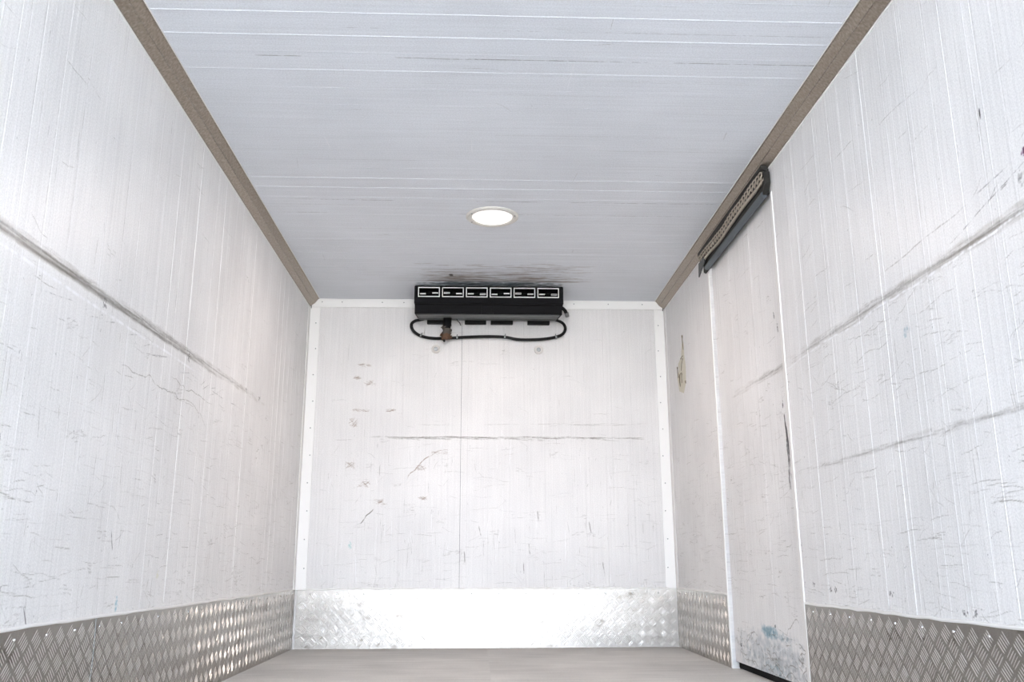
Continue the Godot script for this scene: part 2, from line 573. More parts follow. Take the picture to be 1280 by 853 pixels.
func back_surface() -> ImageTexture:
	rng.seed = 77
	var c := Canvas.new(1024, 1024, 2.0 * W, H, rng)
	c.base(Color(0.855, 0.846, 0.84), 0.06, 0.04, 0.12, 77)
	for k in 17:   # fine upright lines of the lining
		var x := 0.11 + 0.118 * k + rng.randf_range(-0.004, 0.004)
		c.stroke(x, DADO, x, H, 0.0012, DIRT, 0.10, 0.0, 0.3)
	scratches(c, 560, 0.1, 2.0, DADO, 1.15)
	scratches(c, 60, 0.1, 2.0, 1.1, 1.8)
	# rub mark and a fainter one above
	for k in 60:
		var x := rng.randf_range(0.35, 1.85)
		c.stroke(x, 1.144 + rng.randf_range(-0.006, 0.006), minf(x + rng.randf_range(0.05, 0.3), 1.95), 1.142 + rng.randf_range(-0.006, 0.006), 0.0022, DIRT, 0.22, 0.012, 0.5)
	for k in 14:
		var x := rng.randf_range(0.6, 1.85)
		c.stroke(x, 1.22 + rng.randf_range(-0.003, 0.003), x + 0.2, 1.22, 0.0014, DIRT, 0.22, 0.01, 0.5)
	# brownish rubbed spots on the left
	var rub := Color(0.52, 0.45, 0.40)
	for q in [[0.33, 1.565, 0.03, 0.010], [0.29, 1.49, 0.012, 0.01], [0.36, 1.46, 0.03, 0.02], [0.32, 1.30, 0.04, 0.010], [0.28, 1.225, 0.018, 0.03], [0.49, 1.30, 0.02, 0.008], [0.27, 0.985, 0.02, 0.02], [0.78, 1.06, 0.05, 0.014], [0.67, 0.97, 0.02, 0.02], [0.68, 0.80, 0.02, 0.01], [0.35, 0.88, 0.03, 0.02], [0.45, 0.78, 0.03, 0.015]]:
		for k in 14:
			var a := rng.randf_range(-1, 1)
			c.stroke(q[0] + a * q[2] - 0.012, q[1] + rng.randf_range(-1, 1) * q[3], q[0] + a * q[2] + 0.014, q[1] + rng.randf_range(-1, 1) * q[3], 0.0022, rub, 0.24, 0.02, 0.4)
	c.stroke(0.74, 1.05, 0.58, 0.92, 0.003, rub, 0.5, 0.06, 0.4)
	c.stroke(0.41, 0.74, 0.34, 0.66, 0.003, DIRT, 0.55, 0.05, 0.2)
	c.stain(0.289, 0.545, 0.012, 0.022, Color(0.45, 0.70, 0.68), 0.4, 26, 0.004)
	for q in [[1.69, 0.42], [1.28, 0.52], [1.25, 0.42], [1.33, 0.70], [1.62, 0.64], [0.92, 0.48], [1.0, 0.62]]:
		c.stroke(q[0], q[1] + 0.03, q[0] + 0.008, q[1] - 0.03, 0.0028, DIRT, 0.32, 0.02, 0.4)
	return c.tex()


func ceiling_surface() -> ImageTexture:
	rng.seed = 311
	var c := Canvas.new(1024, 1536, 2.0 * W, TW, rng)
	c.base(Color(0.885, 0.90, 0.925), 0.045, 0.04, 0.11, 311, true)
	# broken dark joints across the sheets (y of the canvas = z)
	for q in [[2.585, 1.0], [1.475, 0.7], [1.33, 0.35], [2.74, 0.25]]:
		for k in int(9 * q[1]) + 2:
			var x := rng.randf_range(0.0, 1.9)
			c.stroke(x, q[0] + rng.randf_range(-0.002, 0.002), x + rng.randf_range(0.1, 0.5), q[0], 0.0018, DARK, 0.35 * q[1] + 0.1, 0.0, 0.45)
	for k in 90:
		var z := rng.randf_range(0.3, TW)
		var x := rng.randf_range(0.0, 1.8)
		c.stroke(x, z, x + rng.randf_range(0.2, 0.9), z, 0.0012, DIRT if rng.randf() < 0.55 else SHINE, 0.14, 0.0, 0.35)
	scratches(c, 46, 0.1, 2.0, 0.7, 3.2)
	# brown air stains over the cooling unit
	var brown := Color(0.38, 0.29, 0.22)
	for k in 220:
		var x := 1.05 + (rng.randf_range(-0.40, -0.05) if rng.randf() < 0.45 else rng.randf_range(0.02, 0.42))
		var z := 0.36 + 0.30 * pow(rng.randf(), 2.0)
		c.stroke(x, z, x + rng.randf_range(0.05, 0.2), z + rng.randf_range(-0.004, 0.004), 0.007, brown, 0.028, 0.02, 0.3)
	for k in 500:
		c.dab(1.05 + rng.randfn() * 0.24, 0.36 + 0.22 * pow(rng.randf(), 1.6), rng.randf_range(0.04, 0.12), rng.randf_range(0.006, 0.02), brown, 0.012)
	c.stain(0.86, 0.43, 0.12, 0.03, brown, 0.10, 60, 0.012, 2.0)
	c.stain(1.28, 0.42, 0.14, 0.025, brown, 0.14, 60, 0.010, 2.4)
	c.stain(0.84, 0.464, 0.012, 0.022, Color(0.13, 0.10, 0.06), 0.85, 30, 0.006)
	# mould in front of the unit's top edge
	c.stain(1.05, 0.325, 0.45, 0.04, Color(0.16, 0.20, 0.22), 0.30, 420, 0.012, 2.0)
	return c.tex()


func plate_surface() -> ImageTexture:
	rng.seed = 5
	var c := Canvas.new(1024, 256, 2.4, DADO, rng)
	c.base(Color(0.80, 0.79, 0.775), 0.16, 0.04, 0.10, 5)
	for k in 60:
		var x := rng.randf() * 2.4
		var y := rng.randf() * DADO
		c.stain(x, y, rng.randf_range(0.01, 0.05), rng.randf_range(0.006, 0.02), Color(0.45, 0.42, 0.38), 0.2, 20, 0.006, 1.5)
	return c.tex()


func floor_surface() -> ImageTexture:
	rng.seed = 9
	var c := Canvas.new(1024, 1024, 2.1, 2.1, rng)
	c.base(Color(0.76, 0.75, 0.735), 0.14, 0.2, 0.26, 9, true)
	for k in 160:
		var x := rng.randf() * 2.0
		var y := rng.randf() * 2.1
		c.stroke(x, y, x + rng.randf_range(0.05, 0.4), y + rng.randf_range(-0.02, 0.02), 0.002, Color(0.4, 0.39, 0.38), 0.2, 0.05, 0.4)
	return c.tex()


# ---------- the box ----------
func make_shell() -> void:
	var ll := []
	var rl := []
	rng.seed = 21
	var z := 0.085
	while z < ZO - 0.03:
		ll.append([z + rng.randf_range(-0.006, 0.006), rng.randf_range(0.004, 0.008), 0.0002 + 0.0009 * pow(rng.randf(), 2.4)])
		if rng.randf() < 0.45:
			ll.append([z + rng.randf_range(0.02, 0.04), 0.004, 0.0004])
		rl.append([z + rng.randf_range(-0.016, 0.016), rng.randf_range(0.004, 0.008), 0.00015 + 0.0008 * pow(rng.randf(), 3.2)])
		if rng.randf() < 0.45:
			rl.append([z + rng.randf_range(0.02, 0.04), 0.004, 0.0004])
		z += 0.1
	rl.append([2.752, 0.008, 0.0011])
	rl.sort_custom(func(a, b): return a[0] < b[0])
	var grain := noise_tex(0.18, 4, Color(0.93, 0.93, 0.93), Color(1, 1, 1), 512, 3)
	M.wall_left = mat(Color.WHITE, 0.40, 0.0, wall_surface(101, true, ll), 0.42)
	M.wall_right = mat(Color.WHITE, 0.40, 0.0, wall_surface(202, false, rl), 0.42)
	M.wall_back = mat(Color.WHITE, 0.40, 0.0, back_surface(), 0.42)
	M.ceiling = mat(Color.WHITE, 0.42, 0.0, ceiling_surface())
	M.white = mat(Color(0.93, 0.925, 0.915), 0.34)
	M.plate = mat(Color(0.79, 0.78, 0.77), 0.33, 1.0, plate_surface())
	M.bar = mat(Color(0.90, 0.89, 0.88), 0.30, 1.0)
	M.cove = mat(Color(0.72, 0.675, 0.625), 0.38, 0.7, noise_tex(0.14, 31, Color(0.66, 0.64, 0.62), Color(1, 1, 1)))
	M.cove.uv1_triplanar = true
	M.cove.uv1_scale = Vector3(1.3, 1.3, 1.3)
	M.black = mat(Color(0.10, 0.10, 0.102), 0.65, 0.0, null, 0.15)
	M.black.albedo_color = Color(0.009, 0.009, 0.010).linear_to_srgb()
	M.frame = mat(Color(0.97, 0.97, 0.965), 0.3, 0.0)
	M.rubber = mat(Color(0.085, 0.085, 0.085), 0.7, 0.0, null, 0.3)
	M.chrome = mat(Color(0.88, 0.88, 0.88), 0.18, 1.0)
	M.zinc = mat(Color(0.55, 0.56, 0.56), 0.4, 0.9)
	M.tray = mat(Color(0.33, 0.34, 0.34), 0.5, 0.3)
	var uvw := func(a, b): return Vector2(a / TW, 1.0 - b / H)
	var st := begin()
	sheet(st, Vector3(-W, 0, 0), Vector3(0, 0, 1), Vector3.UP, Vector3.RIGHT, ribs(0, ZO, ll), 0, H, uvw)
	tag(put("wall_left", st, M.wall_left), "long left wall of ribbed white lining with a level brown rub mark", "wall", "structure")
	st = begin()
	sheet(st, Vector3(W, 0, 0), Vector3(0, 0, 1), Vector3.UP, Vector3.LEFT, ribs(DOOR_B, ZO, rl), 0, H, uvw)
	tag(put("wall_right", st, M.wall_right), "near right wall of ribbed white lining, scratched, in front of the side door", "wall", "structure")
	st = begin()
	sheet(st, Vector3(W, 0, 0), Vector3(0, 0, 1), Vector3.UP, Vector3.LEFT, ribs(0, DOOR_A, rl), 0, H, uvw)
	tag(put("wall_right", st, M.wall_right), "narrow far right wall between side door and back wall, with sticker remains", "wall", "structure")
	st = begin()
	sheet(st, Vector3(W, 0, 0), Vector3(0, 0, 1), Vector3.UP, Vector3.LEFT, ribs(DOOR_A, DOOR_B, []), DOOR_H, H, uvw)
	tag(put("wall_right", st, M.wall_right), "short strip of right wall above the side door", "wall", "structure")
	st = begin()
	var bl := []
	for k in 18:
		bl.append([-0.96 + 0.117 * k, 0.004, 0.0007])
	sheet(st, Vector3.ZERO, Vector3.RIGHT, Vector3.UP, Vector3(0, 0, 1), ribs(-W - 0.06, -0.1553, bl), 0, H, func(a, b): return Vector2((a + W) / (2 * W), 1.0 - b / H))
	sheet(st, Vector3.ZERO, Vector3.RIGHT, Vector3.UP, Vector3(0, 0, 1), ribs(-0.1537, W + 0.06, bl), 0, H, func(a, b): return Vector2((a + W) / (2 * W), 1.0 - b / H))
	tag(put("wall_back", st, M.wall_back), "white back wall below the black cooling unit, with one upright joint", "wall", "structure")
	st = begin()
	box(st, Vector3(-0.1553, 0.0, -0.05), Vector3(-0.1537, H, -0.0012))
	put("panel_joint", st, M.rubber, get_node("wall_back"))
	st = begin()
	var cl := []
	for k in 74:
		cl.append([0.5 + 0.1 * k + rng.randf_range(-0.012, 0.012), rng.randf_range(0.004, 0.008), 0.0003 + 0.0008 * pow(rng.randf(), 2.3)])
	sheet(st, Vector3(0, H, 0), Vector3(0, 0, 1), Vector3.RIGHT, Vector3.DOWN, ribs(-0.06, ZO, cl), -W - 0.06, W + 0.06, func(a, b): return Vector2((b + W) / (2 * W), 1.0 - a / TW))
	tag(put("ceiling", st, M.ceiling), "pale grey ribbed ceiling with brown stains over the cooling unit", "ceiling", "structure")
	st = begin()
	M.floor = mat(Color.WHITE, 0.6, 0.0, floor_surface())
	sheet(st, Vector3.ZERO, Vector3(0, 0, 1), Vector3.RIGHT, Vector3.UP, ribs(-0.06, ZO, []), -W - 0.12, W + 0.12, func(a, b): return Vector2(b / 2.1, a / 2.1))
	M.floor.heightmap_enabled = true
	M.floor.heightmap_scale = 0.15
	M.floor.heightmap_texture = M.floor.albedo_texture
	tag(put("floor", st, M.floor), "worn grey floor at the foot of the back wall", "floor", "structure")
	make_trims()
	make_dado()
	make_door()


func make_trims() -> void:
	# coves along the ceiling: two flats with a slight ridge between, a lip at each edge
	for s in [-1.0, 1.0]:
		var st := begin()
		var a := 0.0485
		prism(st, [Vector2(W, H), Vector2(W - a - 0.004, H), Vector2(W - a - 0.004, H - 0.003), Vector2(W - a + 0.001, H - 0.003), Vector2(W - 0.0295, H - 0.0270), Vector2(W - 0.0290, H - 0.0300), Vector2(W - 0.0260, H - 0.0300), Vector2(W - 0.003, H - a + 0.001), Vector2(W - 0.003, H - a - 0.005), Vector2(W, H - a - 0.005)], Vector3(0, 0, 1), 0.0, ZO - 0.01, Vector3(s, 0, 0), Vector3.UP)
		var t := put("trim_1" if s < 0 else "trim_2", st, M.cove)
		tag(t, "grey brown metal cove strip between ceiling and %s wall" % ("left" if s < 0 else "right"), "trim", "structure")
		# bead of white sealant along both edges
		st = begin()
		tube(st, [Vector3(s * (W - 0.001), H - a - 0.006, 0.01), Vector3(s * (W - 0.001), H - a - 0.006, ZO - 0.02)], [0.0028], 6)
		tube(st, [Vector3(s * (W - a - 0.005), H - 0.001, 0.01), Vector3(s * (W - a - 0.005), H - 0.001, ZO - 0.02)], [0.0022], 6)
		put("sealant_bead", st, M.white, t)
	# upright corner strips of the back wall, with rivets
	for s in [-1.0, 1.0]:
		var st := begin()
		box(st, Vector3(minf(s * W, s * (W - 0.062)), DADO, 0.0), Vector3(maxf(s * W, s * (W - 0.062)), 1.912, 0.004), 0.0015)
		box(st, Vector3(minf(s * W, s * (W - 0.004)), DADO, 0.0), Vector3(maxf(s * W, s * (W - 0.004)), 1.912, 0.05), 0.0015)
		var t := put("trim_3" if s < 0 else "trim_4", st, M.white)
		tag(t, "upright white corner strip at the %s edge of back wall" % ("left" if s < 0 else "right"), "trim", "structure")
		for k in 10:
			rivet(t, Vector3(s * (W - 0.045 + (0.006 if k % 2 else 0.0)), 0.42 + 0.155 * k, 0.004), Vector3(0, 0, 1))
	var st := begin()
	box(st, Vector3(-W + 0.002, 1.913, 0.0), Vector3(W - 0.002, H, 0.006), 0.0015)
	var t := put("trim_5", st, M.white)
	tag(t, "level white strip along the top of back wall", "trim", "structure")
	for x in [-0.98, -0.863, -0.627, -0.5, 0.51, 0.716, 0.92]:
		rivet(t, Vector3(x, 1.944, 0.006), Vector3(0, 0, 1))
	# short black gaps where the strips meet
	st = begin()
	for s in [-1.0, 1.0]:
		box(st, Vector3(s * (W - 0.008) - 0.002, 1.905, 0.004), Vector3(s * (W - 0.008) + 0.002, 1.95, 0.0075))
	put("corner_gap", st, M.rubber, t)


func rivet(parent: Node, at: Vector3, n: Vector3, m: Material = null, r := 0.0035) -> void:
	var st := begin()
	lathe(st, at, n, [Vector2(r, 0), Vector2(r * 0.85, r * 0.4), Vector2(r * 0.4, r * 0.65), Vector2(0, r * 0.7)], 8)
	put("rivet", st, m if m else M.zinc, parent)


func bar_mesh() -> ArrayMesh:
	# one raised bar of the tread: a long hipped ridge, x along, y out of the plate
	var st := begin()
	var z := Vector2.ZERO
	var rows := [[0.0, 0.0], [0.0014, 0.0], [0.0010, 0.0009], [0.0004, 0.0013], [-0.0004, 0.0013], [-0.0010, 0.0009], [-0.0014, 0.0]]
	var cols := [-0.0185, -0.013, 0.013, 0.0185]
	for i in 3:
		for k in range(1, 6):
			var p := []
			for q in [[i, k], [i + 1, k], [i + 1, k + 1], [i, k + 1]]:
				var f := 0.12 if q[0] == 0 or q[0] == 3 else 1.0
				p.append(Vector3(cols[q[0]], rows[q[1]][1] * f, rows[q[1]][0] * f))
			var n: Vector3 = (p[1] - p[0]).cross(p[3] - p[0]).normalized()
			if n.y < 0:
				n = -n
			tri(st, [p[0], p[1], p[2]], [n, n, n], [z, z, z])
			tri(st, [p[0], p[2], p[3]], [n, n, n], [z, z, z])
	return st.commit()


func tread(parent: Node, o: Vector3, u: Vector3, n: Vector3, length: float) -> void:
	# basket weave on a lattice turned by 45 degrees: groups of five bars, every other group crosswise
	rng.seed = int(length * 1000)
	var p := 0.0415
	var e1 := (u + Vector3.UP).normalized()
	var e2 := (Vector3.UP - u).normalized()
	var list := []
	var most := int((length + DADO) / p) + 2
	for i in range(-most, most):
		for j in range(-most, most):
			var m := (e1 * (i + 0.3) + e2 * (j + 0.1)) * p
			if m.dot(u) < -p or m.dot(u) > length + p or m.y < -p or m.y > DADO + p:
				continue
			var along := e1 if (i + j) % 2 == 0 else e2
			var across := n.cross(along)
			for k in 5:
				var at := m + across * (k - 2) * 0.0078
				var inside := true
				for q in [-0.0185, 0.0185]:
					var t: Vector3 = at + along * q
					inside = inside and t.dot(u) > 0.002 and t.dot(u) < length - 0.002 and t.y > 0.002 and t.y < DADO - 0.002
				if inside:
					# worn: bars differ a little in height and lean
					var turn := Basis(n, rng.randf_range(-0.05, 0.05)) * Basis(along, rng.randf_range(-0.12, 0.12))
					list.append(Transform3D(turn * Basis(along * rng.randf_range(0.85, 1.0), n * rng.randf_range(0.45, 1.1), -across * rng.randf_range(0.8, 1.15)), o + at))
	var mm := MultiMesh.new()
	mm.transform_format = MultiMesh.TRANSFORM_3D
	mm.mesh = bar_mesh()
	mm.instance_count = list.size()
	for i in list.size():
		mm.set_instance_transform(i, list[i])
	var o2 := MultiMeshInstance3D.new()
	o2.name = "tread_bars"
	o2.multimesh = mm
	o2.material_override = M.bar
	o2.set_meta("kind", "stuff")
	parent.add_child(o2, true)


func plate(called: String, label: String, o: Vector3, u: Vector3, n: Vector3, length: float, joints: Array, bars: float) -> void:
	# tread plate sheets on the foot of a wall: each sheet a part; bead of sealant above, screws along the top
	var root := thing(called, label, "kick plate", o, "structure")
	var from := 0.0
	var all := joints.duplicate()
	all.append(length)
	for e in all:
		var st := begin()
		sheet(st, Vector3.ZERO, u, Vector3.UP, n, [Vector2(from + 0.001, 0.003), Vector2(e - 0.001, 0.003)], 0.0, DADO, func(a, b): return Vector2(a / 2.4, 1.0 - b / DADO), 0.0)
		put("tread_plate", st, M.plate, root)
		from = e
	tread(root, n * 0.003, u, n, bars)
	var st := begin()
	var pts := []
	rng.seed = int(length * 100)
	for k in int(length / 0.06) + 1:
		pts.append(u * minf(k * 0.06 + 0.002, length) + Vector3.UP * (DADO + 0.002 + rng.randf_range(-0.0015, 0.0015)) + n * 0.001)
	tube(st, pts, [0.0048], 6)
	put("sealant_bead", st, M.white, root)
	var x := 0.07
	while x < minf(length, 3.6):
		rivet(root, u * x + Vector3.UP * (DADO - 0.022) + n * 0.003, n, M.chrome, 0.0045)
		x += 0.147
	for q in joints:
		st = begin()
		tube(st, [u * q + n * 0.003, u * (q + 0.004) + Vector3.UP * 0.1 + n * 0.003, u * (q - 0.002) + Vector3.UP * 0.2 + n * 0.003, u * (q + 0.003) + Vector3.UP * DADO + n * 0.003], [0.0016], 6)
		put("joint_bead", st, M.zinc, root)


func make_dado() -> void:
	plate("baseboard_left", "aluminium tread plate along the foot of left wall", Vector3(-W, 0, 0.0), Vector3(0, 0, 1), Vector3.RIGHT, ZO - 0.02, [2.593], 4.0)
	plate("baseboard_back", "bright aluminium tread plate along the foot of back wall", Vector3(-W + 0.014, 0, 0.002), Vector3.RIGHT, Vector3(0, 0, 1), 2.0 * W - 0.018, [], 2.0 * W - 0.02)
	plate("baseboard_right", "near aluminium tread plate on right wall in front of side door", Vector3(W, 0, DOOR_B + 0.018), Vector3(0, 0, 1), Vector3.LEFT, ZO - DOOR_B - 0.04, [], 2.1)
	plate("baseboard_right", "short tread plate on right wall between side door and back wall", Vector3(W, 0, 0.006), Vector3(0, 0, 1), Vector3.LEFT, DOOR_A - 0.014, [], DOOR_A - 0.02)


func make_door() -> void:
	var root := thing("door_1", "flush white side door in right wall with scuffed bluish foot", "door", Vector3.ZERO, "structure")
	var st := begin()
	sheet(st, Vector3(DOOR_X, 0, 0), Vector3(0, 0, 1), Vector3.UP, Vector3.LEFT, [Vector2(DOOR_A + 0.0005, 0), Vector2(1.3, 0), Vector2(1.304, -0.0012), Vector2(1.308, 0), Vector2(1.6, 0), Vector2(1.604, 0.0012), Vector2(1.608, 0), Vector2(DOOR_B - 0.006, 0)], 0.03, DOOR_H - 0.006, func(a, b): return Vector2(a / TW, 1.0 - b / H), 0.05)
	put("door_leaf", st, M.wall_right, root)
	st = begin()   # edge strip with a seal
	box(st, Vector3(DOOR_X - 0.006, 0.03, DOOR_B - 0.046), Vector3(DOOR_X + 0.001, DOOR_H - 0.008, DOOR_B - 0.030), 0.002)
	box(st, Vector3(DOOR_X - 0.009, 0.03, DOOR_B - 0.014), Vector3(DOOR_X + 0.001, DOOR_H - 0.008, DOOR_B - 0.004), 0.002)
	put("edge_strip", st, M.white, root)
	st = begin()
	box(st, Vector3(DOOR_X + 0.012, 0.001, DOOR_A + 0.004), Vector3(DOOR_X + 0.045, 0.032, DOOR_B - 0.004), 0.003)
	put("bottom_seal", st, M.black, root)
	for q in [[1.135, 0.105, 0.008], [1.6, 0.21, 0.006]]:
		st = begin()
		lathe(st, Vector3(DOOR_X, q[1], q[0]), Vector3.LEFT, [Vector2(q[2], 0), Vector2(q[2] * 0.9, 0.003), Vector2(q[2] * 0.5, 0.0045), Vector2(0, 0.0045)], 12)
		put("screw", st, M.zinc, root)
	# white angle strips round the opening
	st = begin()
	box(st, Vector3(W - 0.004, 0.0, DOOR_A - 0.016), Vector3(W + 0.045, 1.80, DOOR_A), 0.002)
	tag(put("trim_6", st, M.white), "thin white angle strip at the far edge of side door", "trim", "structure")
	st = begin()
	box(st, Vector3(W - 0.004, 0.0, DOOR_B), Vector3(W + 0.045, DOOR_H - 0.05, DOOR_B + 0.016), 0.002)
	tag(put("trim_7", st, M.white), "thin white angle strip at the near edge of side door", "trim", "structure")


# ---------- things ----------
func make_cooler() -> void:
	var root := thing("cooling_unit", "black cooling unit with six chrome framed air vents under the ceiling", "cooling unit", Vector3(0.0, 1.797, 0.0))
	var o := Vector3(0.0, 1.797, 0.0)
	var x1 := 0.418
	# upper case, cut out behind the vents
	var vents := []
	for k in 6:
		vents.append(-0.3365 + 0.1338 * k)
	var vy0 := 1.8905 - o.y
	var vy1 := 1.9475 - o.y
	var hw := 0.0605
	var st := begin()
	var zf := 0.30
	box(st, Vector3(-x1, vy1, 0.01), Vector3(x1, 0.160, zf), 0.004)             # top rail
	box(st, Vector3(-x1, 0.058, 0.01), Vector3(x1, vy0, zf), 0.003)             # rail below the vents
	box(st, Vector3(-x1, vy0 - 0.002, 0.01), Vector3(x1, vy1 + 0.002, 0.22))    # behind the vents
	var edges := [-x1]
	for v in vents:
		edges.append_array([v - hw, v + hw])
	edges.append(x1)
	for k in range(0, edges.size(), 2):
		box(st, Vector3(edges[k], vy0 - 0.003, 0.2), Vector3(edges[k + 1], vy1 + 0.003, zf), 0.002)
	put("housing", st, M.black, root)
	# lower panel, in three widths with fine joints
	var cuts := [-x1 + 0.003, -0.043, 0.024, x1 - 0.007]
	for k in 3:
		st = begin()
		prism(st, [Vector2(0.02, 0.06), Vector2(0.298, 0.06), Vector2(0.298, 0.052), Vector2(0.292, 0.050), Vector2(0.290, 0.004), Vector2(0.284, 0.0), Vector2(0.02, 0.047)], Vector3.RIGHT, cuts[k] + 0.0006, cuts[k + 1] - 0.0006, Vector3(0, 0, 1), Vector3.UP)
		put("lower_panel", st, M.black, root)
	st = begin()   # thin lip between the two
	box(st, Vector3(-x1 + 0.002, 0.053, 0.28), Vector3(x1 - 0.004, 0.056, 0.3015), 0.001)
	put("lip", st, M.rubber, root)
	st = begin()   # drain tray under it
	prism(st, [Vector2(0.280, 0.0), Vector2(0.275, -0.004), Vector2(0.06, 0.034), Vector2(0.02, 0.040), Vector2(0.02, 0.046), Vector2(0.2, 0.018)], Vector3.RIGHT, -x1 + 0.012, x1 - 0.020, Vector3(0, 0, 1), Vector3.UP)
	put("drain_tray", st, M.tray, root)
	st = begin()
	box(st, Vector3(-x1 + 0.012, 0.030, 0.04), Vector3(x1 - 0.02, 0.046, 0.075), 0.002)
	put("tray_rail", st, M.tray, root)
	for q in [[-0.359, -0.256], [-0.138, -0.013], [0.014, 0.144], [0.231, 0.361]]:
		st = begin()
		box(st, Vector3(q[0], 0.012, 0.008), Vector3(q[1], 0.046, 0.040), 0.002)
		put("mounting_foot", st, M.rubber, root)
	# vents: chrome frame, dark slats, two chrome tabs on the pivots
	for k in 6:
		var v: float = vents[k]
		var vent := Node3D.new()
		vent.name = numbered("air_vent", root)
		vent.position = Vector3(v, (vy0 + vy1) * 0.5, zf)
		root.add_child(vent, true)
		var hh := (vy1 - vy0) * 0.5
		st = begin()
		var f := 0.0046
		box(st, Vector3(-hw, hh - f, -0.006), Vector3(hw, hh, 0.004), 0.0012)
		box(st, Vector3(-hw, -hh, -0.006), Vector3(hw, -hh + f, 0.004), 0.0012)
		box(st, Vector3(-hw, -hh + f * 0.5, -0.006), Vector3(-hw + f, hh - f * 0.5, 0.004), 0.0012)
		box(st, Vector3(hw - f, -hh + f * 0.5, -0.006), Vector3(hw, hh - f * 0.5, 0.004), 0.0012)
		put("frame", st, M.frame, vent)
		for s in [-1.0, 1.0]:
			var tilt: float = [0.5, 0.2, 0.35, 0.3, 0.15, 0.4][k] + 0.12 * s
			for y in [0.013, 0.0, -0.013]:
				st = begin()
				prism(st, [Vector2(-0.052, y + 0.004), Vector2(-0.020, y + 0.0045 - tilt * 0.01), Vector2(-0.020, y + 0.0025 - tilt * 0.01), Vector2(-0.052, y + 0.001)], Vector3.RIGHT, minf(0.001 * s, (hw - f) * s), maxf(0.001 * s, (hw - f) * s), Vector3(0, 0, 1), Vector3.UP)
				put("slat", st, M.black, vent)
			st = begin()
			var c: float = 0.034 * s
			var wide: float = 0.0165
			var ty: float = -0.004 + 0.003 * sin(k * 2.1 + s)
			if (k + int(s)) % 3 == 0:   # a tab turned edge on shows as a thin bright outline
				box(st, Vector3(c - wide, ty - 0.0045, -0.016), Vector3(c + wide, ty - 0.0025, -0.006), 0.0005)
				box(st, Vector3(c - wide, ty + 0.0025, -0.016), Vector3(c + wide, ty + 0.0040, -0.006), 0.0005)
				box(st, Vector3(c - wide, ty - 0.0045, -0.016), Vector3(c - wide + 0.002, ty + 0.004, -0.006), 0.0005)
				box(st, Vector3(c + wide - 0.002, ty - 0.0045, -0.016), Vector3(c + wide, ty + 0.004, -0.006), 0.0005)
			else:
				box(st, Vector3(c - wide, ty - 0.0036, -0.018), Vector3(c + wide, ty + 0.0022, -0.006), 0.001)
			put("tab", st, M.frame, vent)
		st = begin()
		box(st, Vector3(-0.007, -0.005, -0.03), Vector3(0.007, 0.003, -0.012), 0.002)
		put("pivot", st, M.rubber, vent)
	st = begin()
	tube(st, smooth_path([Vector3(-0.185, 0.03, 0.065), Vector3(-0.178, 0.016, 0.075), Vector3(-0.166, 0.004, 0.072), Vector3(-0.161, -0.008, 0.064)], 4), [0.0022], 6)
	put("loose_wire", st, M.rubber, root)
	# hose elbow at the right end
	st = begin()
	tube(st, smooth_path([Vector3(0.405, 0.10, 0.11), Vector3(0.428, 0.095, 0.10), Vector3(0.448, 0.082, 0.085), Vector3(0.458, 0.062, 0.07)], 5), [0.010], 10)
	var el := put("hose_elbow", st, M.rubber, root)
	st = begin()
	tube(st, [Vector3(0.457, 0.072, 0.078), Vector3(0.463, 0.052, 0.064)], [0.0125], 10)
	put("hose_clip", st, M.zinc, el)


func make_cable() -> void:
	var px := [[-0.375, 1.829], [-0.40, 1.823], [-0.427, 1.817], [-0.447, 1.799], [-0.444, 1.77], [-0.425, 1.746], [-0.392, 1.727], [-0.327, 1.713], [-0.234, 1.714], [-0.118, 1.722], [-0.002, 1.726], [0.096, 1.723], [0.161, 1.711], [0.231, 1.708], [0.324, 1.713], [0.395, 1.726], [0.433, 1.743], [0.45, 1.772], [0.443, 1.801], [0.42, 1.82], [0.385, 1.832]]
	var pts := []
	for q in px:
		var e := Vector3(-0.0615, 0.4383, 5.0357)
		pts.append(e + (Vector3(q[0], q[1], 0.06) - e) * 1.006)   # clipped to the wall, clear of the hose
	var root := thing("cable", "black cable hanging in a long loop below the cooling unit", "cable", Vector3(0, 1.71, 0.03))
	var st := begin()
	var local := []
	for p in pts:
		local.append(p - root.position)
	tube(st, smooth_path(local, 5), [0.0088], 10)
	put("cord", st, M.rubber, root)
	for q in [[6, 5, 7], [9, 8, 10], [11, 10, 12], [15, 14, 16]]:
		var t: Vector3 = (local[q[2]] - local[q[1]]).normalized()
		var at: Vector3 = local[q[0]] if q[0] != 9 else local[9].lerp(local[8], 0.55)
		st = begin()
		tube(st, [at - t * 0.0045, at + t * 0.0045], [0.0112], 12)
		var out := Vector3(-t.y, t.x, 0)
		tube(st, [at + out * 0.008, at + out * 0.019 + Vector3(0.002, 0, 0.003)], [0.0028], 6)
		put("cable_tie", st, M.zinc, root)


